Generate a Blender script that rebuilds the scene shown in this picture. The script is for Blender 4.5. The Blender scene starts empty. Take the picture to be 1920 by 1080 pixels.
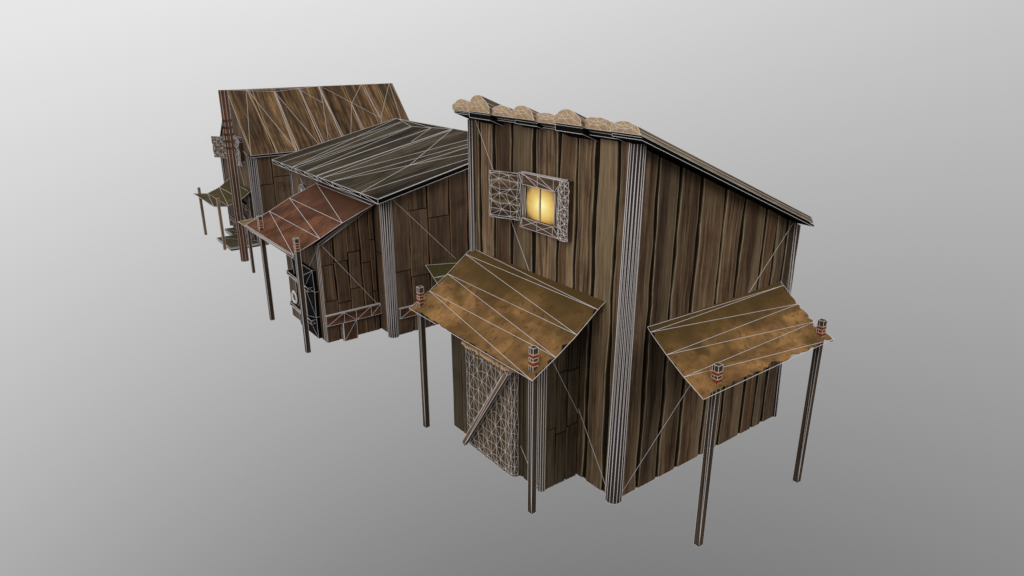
import bpy, math, random
from mathutils import Vector
V = Vector
# ------------------------------------------------------------------ camera
sc = bpy.context.scene
C = sc.collection
cam_d = bpy.data.cameras.new('camera')
cam = bpy.data.objects.new('camera', cam_d)
C.objects.link(cam)
cam_d.sensor_fit = 'VERTICAL'
cam_d.sensor_height = 24.0
cam_d.lens = 12.0 / math.tan(math.radians(22.5))
cam_d.clip_end = 500
cam.location = (6.7427, -7.2885, 7.2909)
cam.rotation_euler = (math.radians(90 - 19.7202), 0, math.radians(52.7579))
sc.camera = cam
sc.view_settings.view_transform = 'Standard'
sc.view_settings.look = 'None'
sc.view_settings.exposure = 0
sc.view_settings.gamma = 1
sc.view_settings.use_curve_mapping = False

# ------------------------------------------------------------------ world: soft grey studio surround, lighter to the upper left
world = bpy.data.worlds.new('World')
sc.world = world
world.use_nodes = True
nt = world.node_tree
nt.nodes.clear()


def wn(t, **k):
    n = nt.nodes.new(t)
    for a, b in k.items():
        setattr(n, a, b)
    return n


def wm(op, a, b=None, c=None):
    n = wn('ShaderNodeMath', operation=op)
    for i, x in enumerate((a, b, c)):
        if x is None:
            continue
        if isinstance(x, (int, float)):
            n.inputs[i].default_value = x
        else:
            nt.links.new(x, n.inputs[i])
    return n.outputs[0]


tc = wn('ShaderNodeTexCoord')


def wdot(v):
    n = wn('ShaderNodeVectorMath', operation='DOT_PRODUCT')
    nt.links.new(tc.outputs['Generated'], n.inputs[0])
    n.inputs[1].default_value = v
    return n.outputs['Value']


X = wm('DIVIDE', wdot((0.60518, 0.79609, 0.0)), 0.56)
Y = wm('DIVIDE', wdot((-0.26862, 0.20421, 0.94135)), 0.36)
X2 = wm('MULTIPLY', X, X)
# display value = 172 + 45y - 17x + 13x^2 - 10x^2 y
f = wm('ADD', 172.5, wm('MULTIPLY', Y, 43.0))
f = wm('ADD', f, wm('MULTIPLY', X, -17.0))
f = wm('ADD', f, wm('MULTIPLY', X2, 11.0))
f = wm('ADD', f, wm('MULTIPLY', wm('MULTIPLY', X2, Y), -8.0))
f = wm('MINIMUM', wm('MAXIMUM', f, 70.0), 242.0)
f = wm('POWER', wm('DIVIDE', f, 255.0), 2.2)
cmb = wn('ShaderNodeCombineColor')
for i in range(3):
    nt.links.new(f, cmb.inputs[i])
bg = wn('ShaderNodeBackground')
bg.inputs['Strength'].default_value = 1.0
nt.links.new(cmb.outputs[0], bg.inputs['Color'])
wo = wn('ShaderNodeOutputWorld')
nt.links.new(bg.outputs[0], wo.inputs['Surface'])


def area(name, loc, target, size, power, col):
    d = bpy.data.lights.new(name, 'AREA')
    d.shape = 'DISK'
    d.size = size
    d.energy = power
    d.color = col
    o = bpy.data.objects.new(name, d)
    C.objects.link(o)
    o.location = loc
    o.rotation_euler = (V(target) - V(loc)).to_track_quat('-Z', 'Y').to_euler()
    return o


area('key_light', (4, -16, 17), (-6, 0, 2), 10, 1500, (1.0, 0.95, 0.88))
area('side_light', (16, 6, 12), (-4, 2, 3), 9, 900, (1.0, 0.96, 0.9))

# ------------------------------------------------------------------ materials


class NB:
    """small node builder"""

    def __init__(s, name):
        s.m = bpy.data.materials.new(name)
        s.m.use_nodes = True
        s.t = s.m.node_tree
        s.t.nodes.clear()
        s.o = s.t.nodes.new('ShaderNodeOutputMaterial')
        s.b = s.t.nodes.new('ShaderNodeBsdfPrincipled')
        s.t.links.new(s.b.outputs[0], s.o.inputs[0])

    def n(s, t, **k):
        n = s.t.nodes.new(t)
        for a, b in k.items():
            setattr(n, a, b)
        return n

    def l(s, a, b):
        s.t.links.new(a, b)

    def m_(s, op, a, b=None, c=None):
        n = s.n('ShaderNodeMath', operation=op)
        for i, x in enumerate((a, b, c)):
            if x is None:
                continue
            if isinstance(x, (int, float)):
                n.inputs[i].default_value = x
            else:
                s.l(x, n.inputs[i])
        return n.outputs[0]

    def mix(s, f, a, b, mode='MIX'):
        n = s.n('ShaderNodeMix', data_type='RGBA', blend_type=mode)
        if isinstance(f, (int, float)):
            n.inputs[0].default_value = f
        else:
            s.l(f, n.inputs[0])
        for i, x in ((6, a), (7, b)):
            if isinstance(x, tuple):
                n.inputs[i].default_value = (*x, 1)
            else:
                s.l(x, n.inputs[i])
        return n.outputs[2]

    def noise(s, vec, scale, detail=5, rough=0.6, dist=0.0):
        n = s.n('ShaderNodeTexNoise')
        n.inputs['Scale'].default_value = scale
        n.inputs['Detail'].default_value = detail
        n.inputs['Roughness'].default_value = rough
        n.inputs['Distortion'].default_value = dist
        s.l(vec, n.inputs['Vector'])
        return n.outputs[0]

    def ramp(s, f, stops, interp='LINEAR'):
        n = s.n('ShaderNodeValToRGB')
        n.color_ramp.interpolation = interp
        e = n.color_ramp.elements
        while len(e) > 1:
            e.remove(e[-1])
        for i, (p, c) in enumerate(stops):
            q = e[0] if i == 0 else e.new(p)
            q.position = p
            q.color = (*c, 1) if isinstance(c, tuple) else (c, c, c, 1)
        s.l(f, n.inputs[0])
        return n.outputs[0]

    def bump(s, h, st, d=0.02):
        n = s.n('ShaderNodeBump')
        n.inputs['Strength'].default_value = st
        n.inputs['Distance'].default_value = d
        s.l(h, n.inputs['Height'])
        s.l(n.outputs[0], s.b.inputs['Normal'])


def srgb(r, g, b, k=1.0):
    def c(x):
        x /= 255.0
        return x / 12.92 if x <= 0.04045 else ((x + 0.055) / 1.055) ** 2.4
    return (min(c(r) * k, .95), min(c(g) * k, .95), min(c(b) * k, .95))


def wood(name, dark, mid, light, edge, edge_w=0.07, edge_amt=0.8, grain=1.0, tone=0.5, spec=0.15, moss=None, hue=0.0):
    """sawn boards: uv x runs 0..1 across one board, uv y is metres along it; attribute rnd holds a number per board"""
    b = NB(name)
    uv = b.n('ShaderNodeUVMap')
    sep = b.n('ShaderNodeSeparateXYZ')
    b.l(uv.outputs[0], sep.inputs[0])
    at = b.n('ShaderNodeAttribute', attribute_name='rnd')
    u, v, r = sep.outputs[0], sep.outputs[1], at.outputs['Fac']
    cv = b.n('ShaderNodeCombineXYZ')
    b.l(b.m_('MULTIPLY', u, 1.0), cv.inputs[0])
    b.l(b.m_('MULTIPLY', v, 0.085), cv.inputs[1])
    b.l(b.m_('MULTIPLY', r, 53.0), cv.inputs[2])
    g1 = b.noise(cv.outputs[0], 9, 7, 0.66, 0.25)
    g2 = b.noise(cv.outputs[0], 2.6, 4, 0.6, 0.6)
    cv2 = b.n('ShaderNodeCombineXYZ')
    b.l(b.m_('MULTIPLY', u, 0.35), cv2.inputs[0])
    b.l(b.m_('MULTIPLY', v, 0.9), cv2.inputs[1])
    b.l(b.m_('MULTIPLY', r, 91.0), cv2.inputs[2])
    g3 = b.noise(cv2.outputs[0], 1.6, 6, 0.65, 0.2)
    fine = b.ramp(g1, [(0.40, 0.0), (0.52, 0.35), (0.64, 1.0)])
    big = b.ramp(g2, [(0.32, 0.0), (0.66, 1.0)])
    c = b.mix(big, dark, mid)
    c = b.mix(b.m_('MULTIPLY', b.m_('MULTIPLY', fine, b.m_('ADD', 0.35, b.m_('MULTIPLY', big, 0.65))), 0.9 * grain), c, light)
    c = b.mix(b.m_('MULTIPLY', b.ramp(g1, [(0.30, 1.0), (0.42, 0.0)]), 0.75), c, tuple(x * 0.45 for x in dark))
    # blotches of weathering along the board
    c = b.mix(b.m_('MULTIPLY', b.ramp(g3, [(0.5, 0.0), (0.72, 1.0)]), 0.55), c, tuple(x * 0.35 for x in dark))
    if moss:
        c = b.mix(b.m_('MULTIPLY', b.ramp(b.noise(cv2.outputs[0], 0.9, 3), [(0.48, 0.0), (0.66, 1.0)]), 0.3), c, moss)
    if hue:
        h = b.m_('FRACT', b.m_('MULTIPLY', r, 7.31))
        c = b.mix(b.m_('MULTIPLY', h, hue), c, tuple(m * q for m, q in zip(mid, (1.12, .86, .72))), 'MIX')
        g6 = b.noise(cv.outputs[0], 0.9, 2, 0.5)
        c = b.mix(b.m_('MULTIPLY', b.ramp(g6, [(0.52, 0.0), (0.64, 1.0)]), 0.45), c, light)
        c = b.mix(b.m_('MULTIPLY', b.ramp(g1, [(0.30, 1.0), (0.43, 0.0)]), 0.7), c, tuple(x * 0.35 for x in dark))
    # per board brightness
    k = b.m_('ADD', b.m_('MULTIPLY', r, tone), 1.0 - tone * 0.5)
    vk = b.n('ShaderNodeVectorMath', operation='SCALE')
    b.l(c, vk.inputs[0])
    b.l(k, vk.inputs['Scale'])
    c = vk.outputs[0]
    g4 = b.noise(cv.outputs[0], 30, 4, 0.6)
    vk = b.n('ShaderNodeVectorMath', operation='SCALE')
    b.l(c, vk.inputs[0])
    b.l(b.m_('ADD', 0.45, b.m_('MULTIPLY', g4, 1.1)), vk.inputs['Scale'])
    c = vk.outputs[0]
    # worn pale arris and black joint line
    ed = b.m_('MINIMUM', u, b.m_('SUBTRACT', 1.0, u))
    ed = b.m_('ADD', ed, b.m_('MULTIPLY', b.m_('SUBTRACT', g1, 0.5), 0.10))
    w = b.ramp(ed, [(0.0, 0.0), (0.012, 0.0), (0.02, 1.0), (edge_w, 0.25), (edge_w * 2.0, 0.0)])
    w = b.m_('MULTIPLY', w, b.m_('MULTIPLY', b.ramp(g3, [(0.35, 0.25), (0.6, 1.0)]), edge_amt))
    c = b.mix(w, c, edge)
    b.l(c, b.b.inputs['Base Color'])
    b.b.inputs['Roughness'].default_value = 0.8
    b.b.inputs['Specular IOR Level'].default_value = spec
    b.bump(b.m_('ADD', b.m_('MULTIPLY', g1, 0.7), g2), 0.5, 0.012)
    return b.m


def plain(name, col, rough=0.8, spec=0.1, var=0.25, scale=6.0):
    b = NB(name)
    t = b.n('ShaderNodeTexCoord')
    n = b.noise(t.outputs['Object'], scale, 5)
    c = b.mix(n, tuple(x * (1 - var) for x in col), tuple(min(1, x * (1 + var)) for x in col))
    b.l(c, b.b.inputs['Base Color'])
    b.b.inputs['Roughness'].default_value = rough
    b.b.inputs['Specular IOR Level'].default_value = spec
    b.bump(n, 0.2, 0.01)
    return b.m


def cloth(name, base, bright, dark, spot, topcol, streak=0.0, seed=0.0):
    b = NB(name)
    uv = b.n('ShaderNodeUVMap')
    sep = b.n('ShaderNodeSeparateXYZ')
    b.l(uv.outputs[0], sep.inputs[0])
    u, v = sep.outputs[0], sep.outputs[1]
    cv = b.n('ShaderNodeCombineXYZ')
    b.l(u, cv.inputs[0])
    b.l(b.m_('MULTIPLY', v, 1.25), cv.inputs[1])
    cv.inputs[2].default_value = seed
    n1 = b.noise(cv.outputs[0], 0.85, 3, 0.5, 0.5)
    n2 = b.noise(cv.outputs[0], 2.6, 8, 0.72, 0.2)
    n3 = b.noise(cv.outputs[0], 9.5, 2, 0.5)
    n4 = b.noise(cv.outputs[0], 38, 3, 0.6)
    c = b.mix(b.ramp(n1, [(0.34, 0.0), (0.66, 1.0)]), base, bright)
    c = b.mix(b.m_('MULTIPLY', b.ramp(n2, [(0.42, 0.0), (0.66, 1.0)]), 0.75), c, dark)
    n5 = b.noise(cv.outputs[0], 1.3, 2, 0.5, 1.2)
    c = b.mix(b.m_('MULTIPLY', b.ramp(n5, [(0.48, 0.0), (0.66, 1.0)]), 0.6), c, dark)
    c = b.mix(b.m_('MULTIPLY', b.ramp(n3, [(0.60, 0.0), (0.66, 1.0)]), 0.6), c, spot)
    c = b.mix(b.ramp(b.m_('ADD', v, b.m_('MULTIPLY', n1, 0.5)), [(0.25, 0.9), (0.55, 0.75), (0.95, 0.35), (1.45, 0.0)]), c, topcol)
    c = b.mix(b.m_('MULTIPLY', n4, 0.35), c, tuple(x * 0.5 for x in base))
    b.l(c, b.b.inputs['Base Color'])
    b.b.inputs['Roughness'].default_value = 0.9
    b.b.inputs['Specular IOR Level'].default_value = 0.08
    b.bump(b.m_('ADD', n2, b.m_('MULTIPLY', n4, 0.5)), 0.18, 0.02)
    return b.m


K = 1.22     # measured picture colour -> base colour under this light
W1 = wood('weathered_olive_brown_boards', srgb(40, 28, 20, .8), srgb(86, 64, 47, .88), srgb(152, 131, 102, .95), srgb(176, 162, 134, 1.0), 0.05, 1.0, 1.0, 0.95, moss=srgb(108, 96, 66, .9), hue=0.5)
W2 = wood('dark_brown_boards', srgb(58, 44, 34, K), srgb(97, 77, 61, K), srgb(120, 99, 79, K), srgb(160, 122, 84, K), 0.05, 1.0, 0.7, 0.35)
W3 = wood('grey_brown_annex_boards', srgb(44, 36, 28, K), srgb(72, 62, 48, K), srgb(98, 86, 66, K), srgb(112, 92, 66, K), 0.04, 0.5, 0.8, 0.35)
W4 = wood('honey_brown_roof_boards', srgb(34, 28, 23, K), srgb(88, 65, 44, K), srgb(158, 122, 84, K), srgb(190, 152, 108, K), 0.05, 0.9, 1.0, 0.85, moss=srgb(82, 76, 52, K))
W5 = wood('dark_slate_roof_boards', srgb(26, 21, 18, K), srgb(60, 52, 42, K), srgb(106, 96, 76, K), srgb(92, 84, 66, K), 0.03, 0.35, 0.8, 0.7, spec=0.03)
W6 = wood('tan_door_boards', srgb(40, 31, 22, K), srgb(80, 64, 45, K), srgb(116, 96, 70, K), srgb(150, 124, 92, K), 0.05, 0.6, 0.9, 0.3)
W7 = wood('red_brown_beam_wood', srgb(48, 36, 29, K), srgb(82, 62, 49, K), srgb(110, 86, 68, K), srgb(140, 104, 80, K), 0.04, 0.5, 0.9, 0.2)
W8 = wood('orange_brown_log_wood', srgb(50, 38, 32, K), srgb(96, 62, 42, K), srgb(128, 84, 58, K), srgb(150, 110, 84, K), 0.03, 0.4, 0.9, 0.2)
PW2 = wood('brown_brace_wood', srgb(66, 52, 42, K), srgb(116, 92, 74, K), srgb(150, 124, 102, K), srgb(150, 124, 100, K), 0.04, 0.5, 0.9, 0.2)
CUT = plain('cut_log_end_wood', srgb(176, 146, 108, .95), 0.8, 0.1, 0.35, 9)
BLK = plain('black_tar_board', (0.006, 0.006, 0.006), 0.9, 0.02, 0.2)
DARK = plain('dark_gap_backing', (0.012, 0.009, 0.006), 0.95, 0.02, 0.2)
IRON = plain('black_iron', (0.006, 0.006, 0.006), 0.8, 0.04, 0.4, 14)
POSTM = plain('dark_post_wood', srgb(46, 38, 38, 1.3), 0.85, 0.1, 0.4, 5)
LINE = plain('pale_edge_line', (0.70, 0.665, 0.655), 0.9, 0.0, 0.02)
PALE = plain('pale_wood_fibre', srgb(196, 164, 128, 1.1), 0.9, 0.05, 0.2, 12)
RED = plain('red_brown_paint', srgb(128, 64, 42, 0.95), 0.8, 0.1, 0.3, 12)
CREAM = plain('cream_paint', srgb(205, 172, 148, 0.95), 0.8, 0.1, 0.15, 12)
K = 1.02
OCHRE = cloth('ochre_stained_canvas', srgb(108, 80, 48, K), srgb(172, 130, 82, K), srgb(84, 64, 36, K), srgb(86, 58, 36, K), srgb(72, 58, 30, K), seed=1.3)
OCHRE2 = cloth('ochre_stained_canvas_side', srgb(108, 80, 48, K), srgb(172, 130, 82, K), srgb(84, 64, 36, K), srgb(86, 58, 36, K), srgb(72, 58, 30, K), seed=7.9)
RUST = cloth('rust_red_canvas', srgb(92, 58, 42, K), srgb(136, 90, 64, K), srgb(58, 37, 29, K), srgb(72, 44, 34, K), srgb(82, 54, 41, K), seed=4.2)
OLIVE = cloth('olive_green_canvas', srgb(86, 76, 44, K), srgb(110, 94, 58, K), srgb(64, 60, 34, K), srgb(60, 56, 34, K), srgb(74, 68, 38, K), seed=2.2)
TAN = cloth('tan_canvas', srgb(116, 100, 66, K), srgb(140, 116, 74, K), srgb(92, 80, 52, K), srgb(90, 76, 50, K), srgb(110, 98, 62, K), seed=9.2)
K = 1.22
SLAB = plain('olive_grey_stone', srgb(82, 75, 58, K), 0.85, 0.1, 0.3, 4)

b = NB('lit_window_glass')
t_ = b.n('ShaderNodeTexCoord')
uvn = b.n('ShaderNodeUVMap')
g = b.n('ShaderNodeVectorMath', operation='DISTANCE')
b.l(uvn.outputs[0], g.inputs[0])
g.inputs[1].default_value = (0.52, 0.45, 0)
nz = b.noise(t_.outputs['Object'], 5, 4)
dd = b.m_('ADD', g.outputs['Value'], b.m_('MULTIPLY', b.m_('SUBTRACT', nz, 0.5), 0.22))
colr = b.ramp(dd, [(0.05, srgb(252, 236, 165)), (0.24, srgb(230, 200, 106)), (0.44, srgb(196, 156, 70)), (0.60, srgb(96, 74, 36))])
b.b.inputs['Base Color'].default_value = (0.03, 0.02, 0.01, 1)
b.b.inputs['Roughness'].default_value = 0.25
b.l(colr, b.b.inputs['Emission Color'])
b.b.inputs['Emission Strength'].default_value = 1.0
GLOW = b.m

# ------------------------------------------------------------------ mesh building
R = random.Random(5)


class MB:
    def __init__(s, mats, lw=0.0085):
        s.v, s.f, s.fm, s.uv, s.rn, s.sm = [], [], [], [], [], []
        s.mats = list(mats)
        s.lw = lw

    def mi(s, m):
        if m not in s.mats:
            s.mats.append(m)
        return s.mats.index(m)

    def poly(s, pts, mat=0, uv=None, rnd=0.5):
        i = len(s.v)
        s.v += [tuple(p) for p in pts]
        s.f.append(tuple(range(i, i + len(pts))))
        s.fm.append(mat if isinstance(mat, int) else s.mi(mat))
        s.uv.append(uv or [(0.5, p[2]) for p in pts])
        s.rn.append(rnd)

    def hexa(s, c, mat=0, rnd=None, axis=2):
        """c: 8 corners, bottom four then top four; uv across/along"""
        rnd = R.random() if rnd is None else rnd
        for q in ((0, 3, 2, 1), (4, 5, 6, 7), (0, 1, 5, 4), (1, 2, 6, 5), (2, 3, 7, 6), (3, 0, 4, 7)):
            pts = [V(c[k]) for k in q]
            a, bb = (pts[1] - pts[0]).length, (pts[2] - pts[1]).length
            if a > bb:
                uv = [(0, 0), (0, a), (1, a), (1, 0)]
            else:
                uv = [(0, 0), (1, 0), (1, bb), (0, bb)]
            s.poly(pts, mat, uv, rnd)

    def box(s, x0, x1, y0, y1, z0, z1, mat=0, rnd=None, wires=False, diag=True):
        c = [(x0, y0, z0), (x1, y0, z0), (x1, y1, z0), (x0, y1, z0), (x0, y0, z1), (x1, y0, z1), (x1, y1, z1), (x0, y1, z1)]
        s.hexa(c, mat, rnd)
        if wires:
            s.hexwires(c, diag)

    def hexwires(s, c, diag=True):
        for a, bb in ((0, 1), (1, 2), (2, 3), (3, 0), (4, 5), (5, 6), (6, 7), (7, 4), (0, 4), (1, 5), (2, 6), (3, 7)):
            s.wire(c[a], c[bb])
        if diag:
            for a, bb in ((0, 5), (1, 6), (4, 6)):
                s.wire(c[a], c[bb])

    def beam(s, p, q, w, h, mat=0, rnd=None, wires=True, up=(0, 0, 1), diag=True):
        p, q = V(p), V(q)
        d = (q - p).normalized()
        a = d.cross(V(up))
        if a.length < 1e-4:
            a = V((1, 0, 0))
        a.normalize()
        n = a.cross(d).normalized()
        a, n = a * w / 2, n * h / 2
        c = [p - a - n, p + a - n, p + a + n, p - a + n, q - a - n, q + a - n, q + a + n, q - a + n]
        s.hexa(c, mat, rnd)
        if wires:
            s.hexwires(c, diag)

    def wire(s, p, q, w=None):
        w = (w or s.lw) / 2
        p, q = V(p), V(q)
        d = q - p
        if d.length < 1e-4:
            return
        d.normalize()
        a = d.cross(V((0, 0, 1)))
        if a.length < 0.1:
            a = d.cross(V((1, 0, 0)))
        a.normalize()
        n = a.cross(d).normalized()
        i = len(s.v)
        m = s.mi(LINE)
        for e in (p, q):
            for k in ((1, 1), (-1, 1), (-1, -1), (1, -1)):
                s.v.append(tuple(e + a * (w * k[0]) + n * (w * k[1])))
        for k in range(4):
            j = (k + 1) % 4
            s.f.append((i + k, i + j, i + 4 + j, i + 4 + k))
            s.fm.append(m)
            s.uv.append([(0, 0)] * 4)
            s.rn.append(0)

    def wires(s, pts, close=False, w=None):
        for a, bb in zip(pts, pts[1:] + (pts[:1] if close else [])):
            s.wire(a, bb, w)

    def boards(s, O, U, N, breaks, lo, hi, th=0.03, mat=0, gap=0.03, jit=0.008, stag=None, seed=0, Vd=(0, 0, 1), seg=0.35):
        """boards standing along Vd from lo(u) to hi(u); widths between the breaks along U"""
        rr = random.Random(seed)
        O, U, N, Vd = V(O), V(U), V(N), V(Vd)
        for k, (u0, u1) in enumerate(zip(breaks, breaks[1:])):
            a, bb = u0 + gap / 2, u1 - gap / 2
            w = bb - a
            cuts = [0.0]
            if stag:
                p = rr.uniform(0.2, 1.0) * stag
                H = max(hi(a), hi(bb)) - lo(a)
                while p < H - 0.35:
                    cuts.append(p / H)
                    p += stag * rr.uniform(0.7, 1.3)
            cuts.append(1.0)
            for t0, t1 in zip(cuts, cuts[1:]):
                rnd = rr.random()
                L0, L1 = lo(a), lo(bb)
                H0, H1 = hi(a), hi(bb)
                if stag:
                    g_ = 0.014 / max(0.3, H0 - L0)
                    tt0 = t0 + (g_ if t0 > 0 else 0)
                    tt1 = t1 - (g_ if t1 < 1 else 0)
                else:
                    tt0, tt1 = t0, t1
                n = max(2, int((H0 - L0) * (tt1 - tt0) / seg) + 1)
                rows = []
                jl = jr = 0
                fl = bool(stag)
                ca, cb = tt0 * (H0 - L0), tt1 * (H0 - L0)
                for i in range(n + 1):
                    t = tt0 + (tt1 - tt0) * i / n
                    jl = jl * 0.5 + rr.uniform(-jit, jit)
                    jr = jr * 0.5 + rr.uniform(-jit, jit)
                    z0 = L0 + (H0 - L0) * t
                    z1 = L1 + (H1 - L1) * t
                    if fl:      # butt joints stay level, only the top end follows the roof
                        top_ = H1 if t1 >= 1 else L1 + cb
                        z1 = L1 + ca + (top_ - L1 - ca) * (i / n)
                    c = min(0.014, w * 0.1)
                    ua, ub = a + jl, bb + jr
                    row = []
                    for (uu, zz, d) in ((ua, z0, 0), (ua, z0, th - 0.01), (ua + c, z0, th), (ub - c, z1, th), (ub, z1, th - 0.01), (ub, z1, 0)):
                        row.append(O + U * uu + Vd * zz + N * d)
                    rows.append((row, z0))
                us = [0.0, 0.0, 0.04, 0.96, 1.0, 1.0]
                for (r0, z0), (r1, z1) in zip(rows, rows[1:]):
                    for j in range(5):
                        s.poly([r0[j], r0[j + 1], r1[j + 1], r1[j]], mat, [(us[j], z0), (us[j + 1], z0), (us[j + 1], z1), (us[j], z1)], rnd)
                for (r, z) in (rows[0], rows[-1]):
                    s.poly(r, mat, [(0.5, z)] * 6, rnd)

    def build(s, name, parent=None, smooth=False):
        me = bpy.data.meshes.new(name)
        me.from_pydata(s.v, [], s.f)
        for m in s.mats:
            me.materials.append(m)
        me.polygons.foreach_set('material_index', s.fm)
        uvl = me.uv_layers.new(name='UVMap')
        flat = []
        for u in s.uv:
            for a in u:
                flat += [a[0], a[1]]
        uvl.data.foreach_set('uv', flat)
        at = me.attributes.new('rnd', 'FLOAT', 'FACE')
        at.data.foreach_set('value', s.rn)
        me.update()
        o = bpy.data.objects.new(name, me)
        C.objects.link(o)
        if parent:
            o.parent = parent
        return o




LOC = {}


def root_loc(p):
    return LOC.get(p.name, (0, 0, 0))


def thing(name, loc, label, cat, group=None):
    o = bpy.data.objects.new(name, None)
    C.objects.link(o)
    o.location = loc
    o['label'] = label
    o['category'] = cat
    if group:
        o['group'] = group
    LOC[o.name] = loc
    return o


def nested(mb, name, parent):
    """a child of a part (the part itself sits in world coordinates)"""
    o = mb.build(name)
    o.parent = parent
    LOC[o.name] = (0, 0, 0)
    return o


def cyl(mb, p0, r0, p1, r1, n=14, mat=0, wires=True, rnd=0.4, span=None, diag=True):
    p0, p1 = V(p0), V(p1)
    a0, a1 = [], []
    for i in range(n):
        t = 2 * math.pi * i / n
        e = V((math.cos(t), math.sin(t), 0))
        a0.append(p0 + e * r0)
        a1.append(p1 + e * r1)
    H = (p1 - p0).length
    for i in range(n):
        j = (i + 1) % n
        mb.poly([a0[i], a0[j], a1[j], a1[i]], mat, [(i / n, 0), ((i + 1) / n, 0), ((i + 1) / n, H), (i / n, H)], rnd)
        if wires:
            mb.wire(a0[i], a1[i])
            mb.wire(a0[i], a0[j])
            if diag:
                mb.wire(a0[i], a1[j])
    mb.poly(a0[::-1], mat)
    mb.poly(a1, mat)


def relief(mb, O, U, Vv, N, us, vs, amp, mat, jit=0.25, seed=0, edge_round=None, uvf=None, matf=None, th=0.05):
    """a triangulated plank surface whose every edge carries a line"""
    rr = random.Random(seed)
    O, U, Vv, N = V(O), V(U), V(Vv), V(N)
    G = []
    for j, vv in enumerate(vs):
        row = []
        for i, uu in enumerate(us):
            du = dv = 0
            if 0 < i < len(us) - 1:
                du = rr.uniform(-jit, jit) * min(us[i] - us[i - 1], us[i + 1] - us[i])
            if 0 < j < len(vs) - 1:
                dv = rr.uniform(-jit, jit) * min(vs[j] - vs[j - 1], vs[j + 1] - vs[j])
            d = rr.uniform(-amp, amp)
            if edge_round:
                d += edge_round(uu, vv)
            row.append(O + U * (uu + du) + Vv * (vv + dv) + N * d)
        G.append(row)
    for j in range(len(vs) - 1):
        for i in range(len(us) - 1):
            a, b_, c, d = G[j][i], G[j][i + 1], G[j + 1][i + 1], G[j + 1][i]
            uv = uvf(i, j) if uvf else [(0, vs[j]), (1, vs[j]), (1, vs[j + 1]), (0, vs[j + 1])]
            rn = (i * 0.37 + 0.1) % 1 if not matf else matf(i, j)
            if (i + j) % 2:
                mb.poly([a, b_, c], mat, [uv[0], uv[1], uv[2]], rn)
                mb.poly([a, c, d], mat, [uv[0], uv[2], uv[3]], rn)
                mb.wire(a, c)
            else:
                mb.poly([a, b_, d], mat, [uv[0], uv[1], uv[3]], rn)
                mb.poly([b_, c, d], mat, [uv[1], uv[2], uv[3]], rn)
                mb.wire(b_, d)
            mb.wire(a, b_)
            mb.wire(a, d)
            if i == len(us) - 2:
                mb.wire(b_, c)
            if j == len(vs) - 2:
                mb.wire(d, c)
    # back and rim
    B = [[p - N * th for p in r] for r in (G[0], G[-1])]
    nI, nJ = len(us), len(vs)
    for i in range(nI - 1):
        mb.poly([G[0][i], G[0][i + 1], G[0][i + 1] - N * th, G[0][i] - N * th], mat)
        mb.poly([G[-1][i], G[-1][i + 1], G[-1][i + 1] - N * th, G[-1][i] - N * th], mat)
    for j in range(nJ - 1):
        for i in (0, -1):
            mb.poly([G[j][i], G[j + 1][i], G[j + 1][i] - N * th, G[j][i] - N * th], mat)
    mb.poly([G[0][0] - N * th, G[0][-1] - N * th, G[-1][-1] - N * th, G[-1][0] - N * th], mat)
    return G


def solid(mb, poly2d, z0, ztop, mat=0):
    """prism over a ground polygon with a sloping top ztop(x, y)"""
    lo = [V((x, y, z0)) for x, y in poly2d]
    hi = [V((x, y, ztop(x, y))) for x, y in poly2d]
    n = len(lo)
    for i in range(n):
        j = (i + 1) % n
        mb.poly([lo[i], lo[j], hi[j], hi[i]], mat)
    mb.poly(hi, mat)
    mb.poly(lo[::-1], mat)


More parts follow.
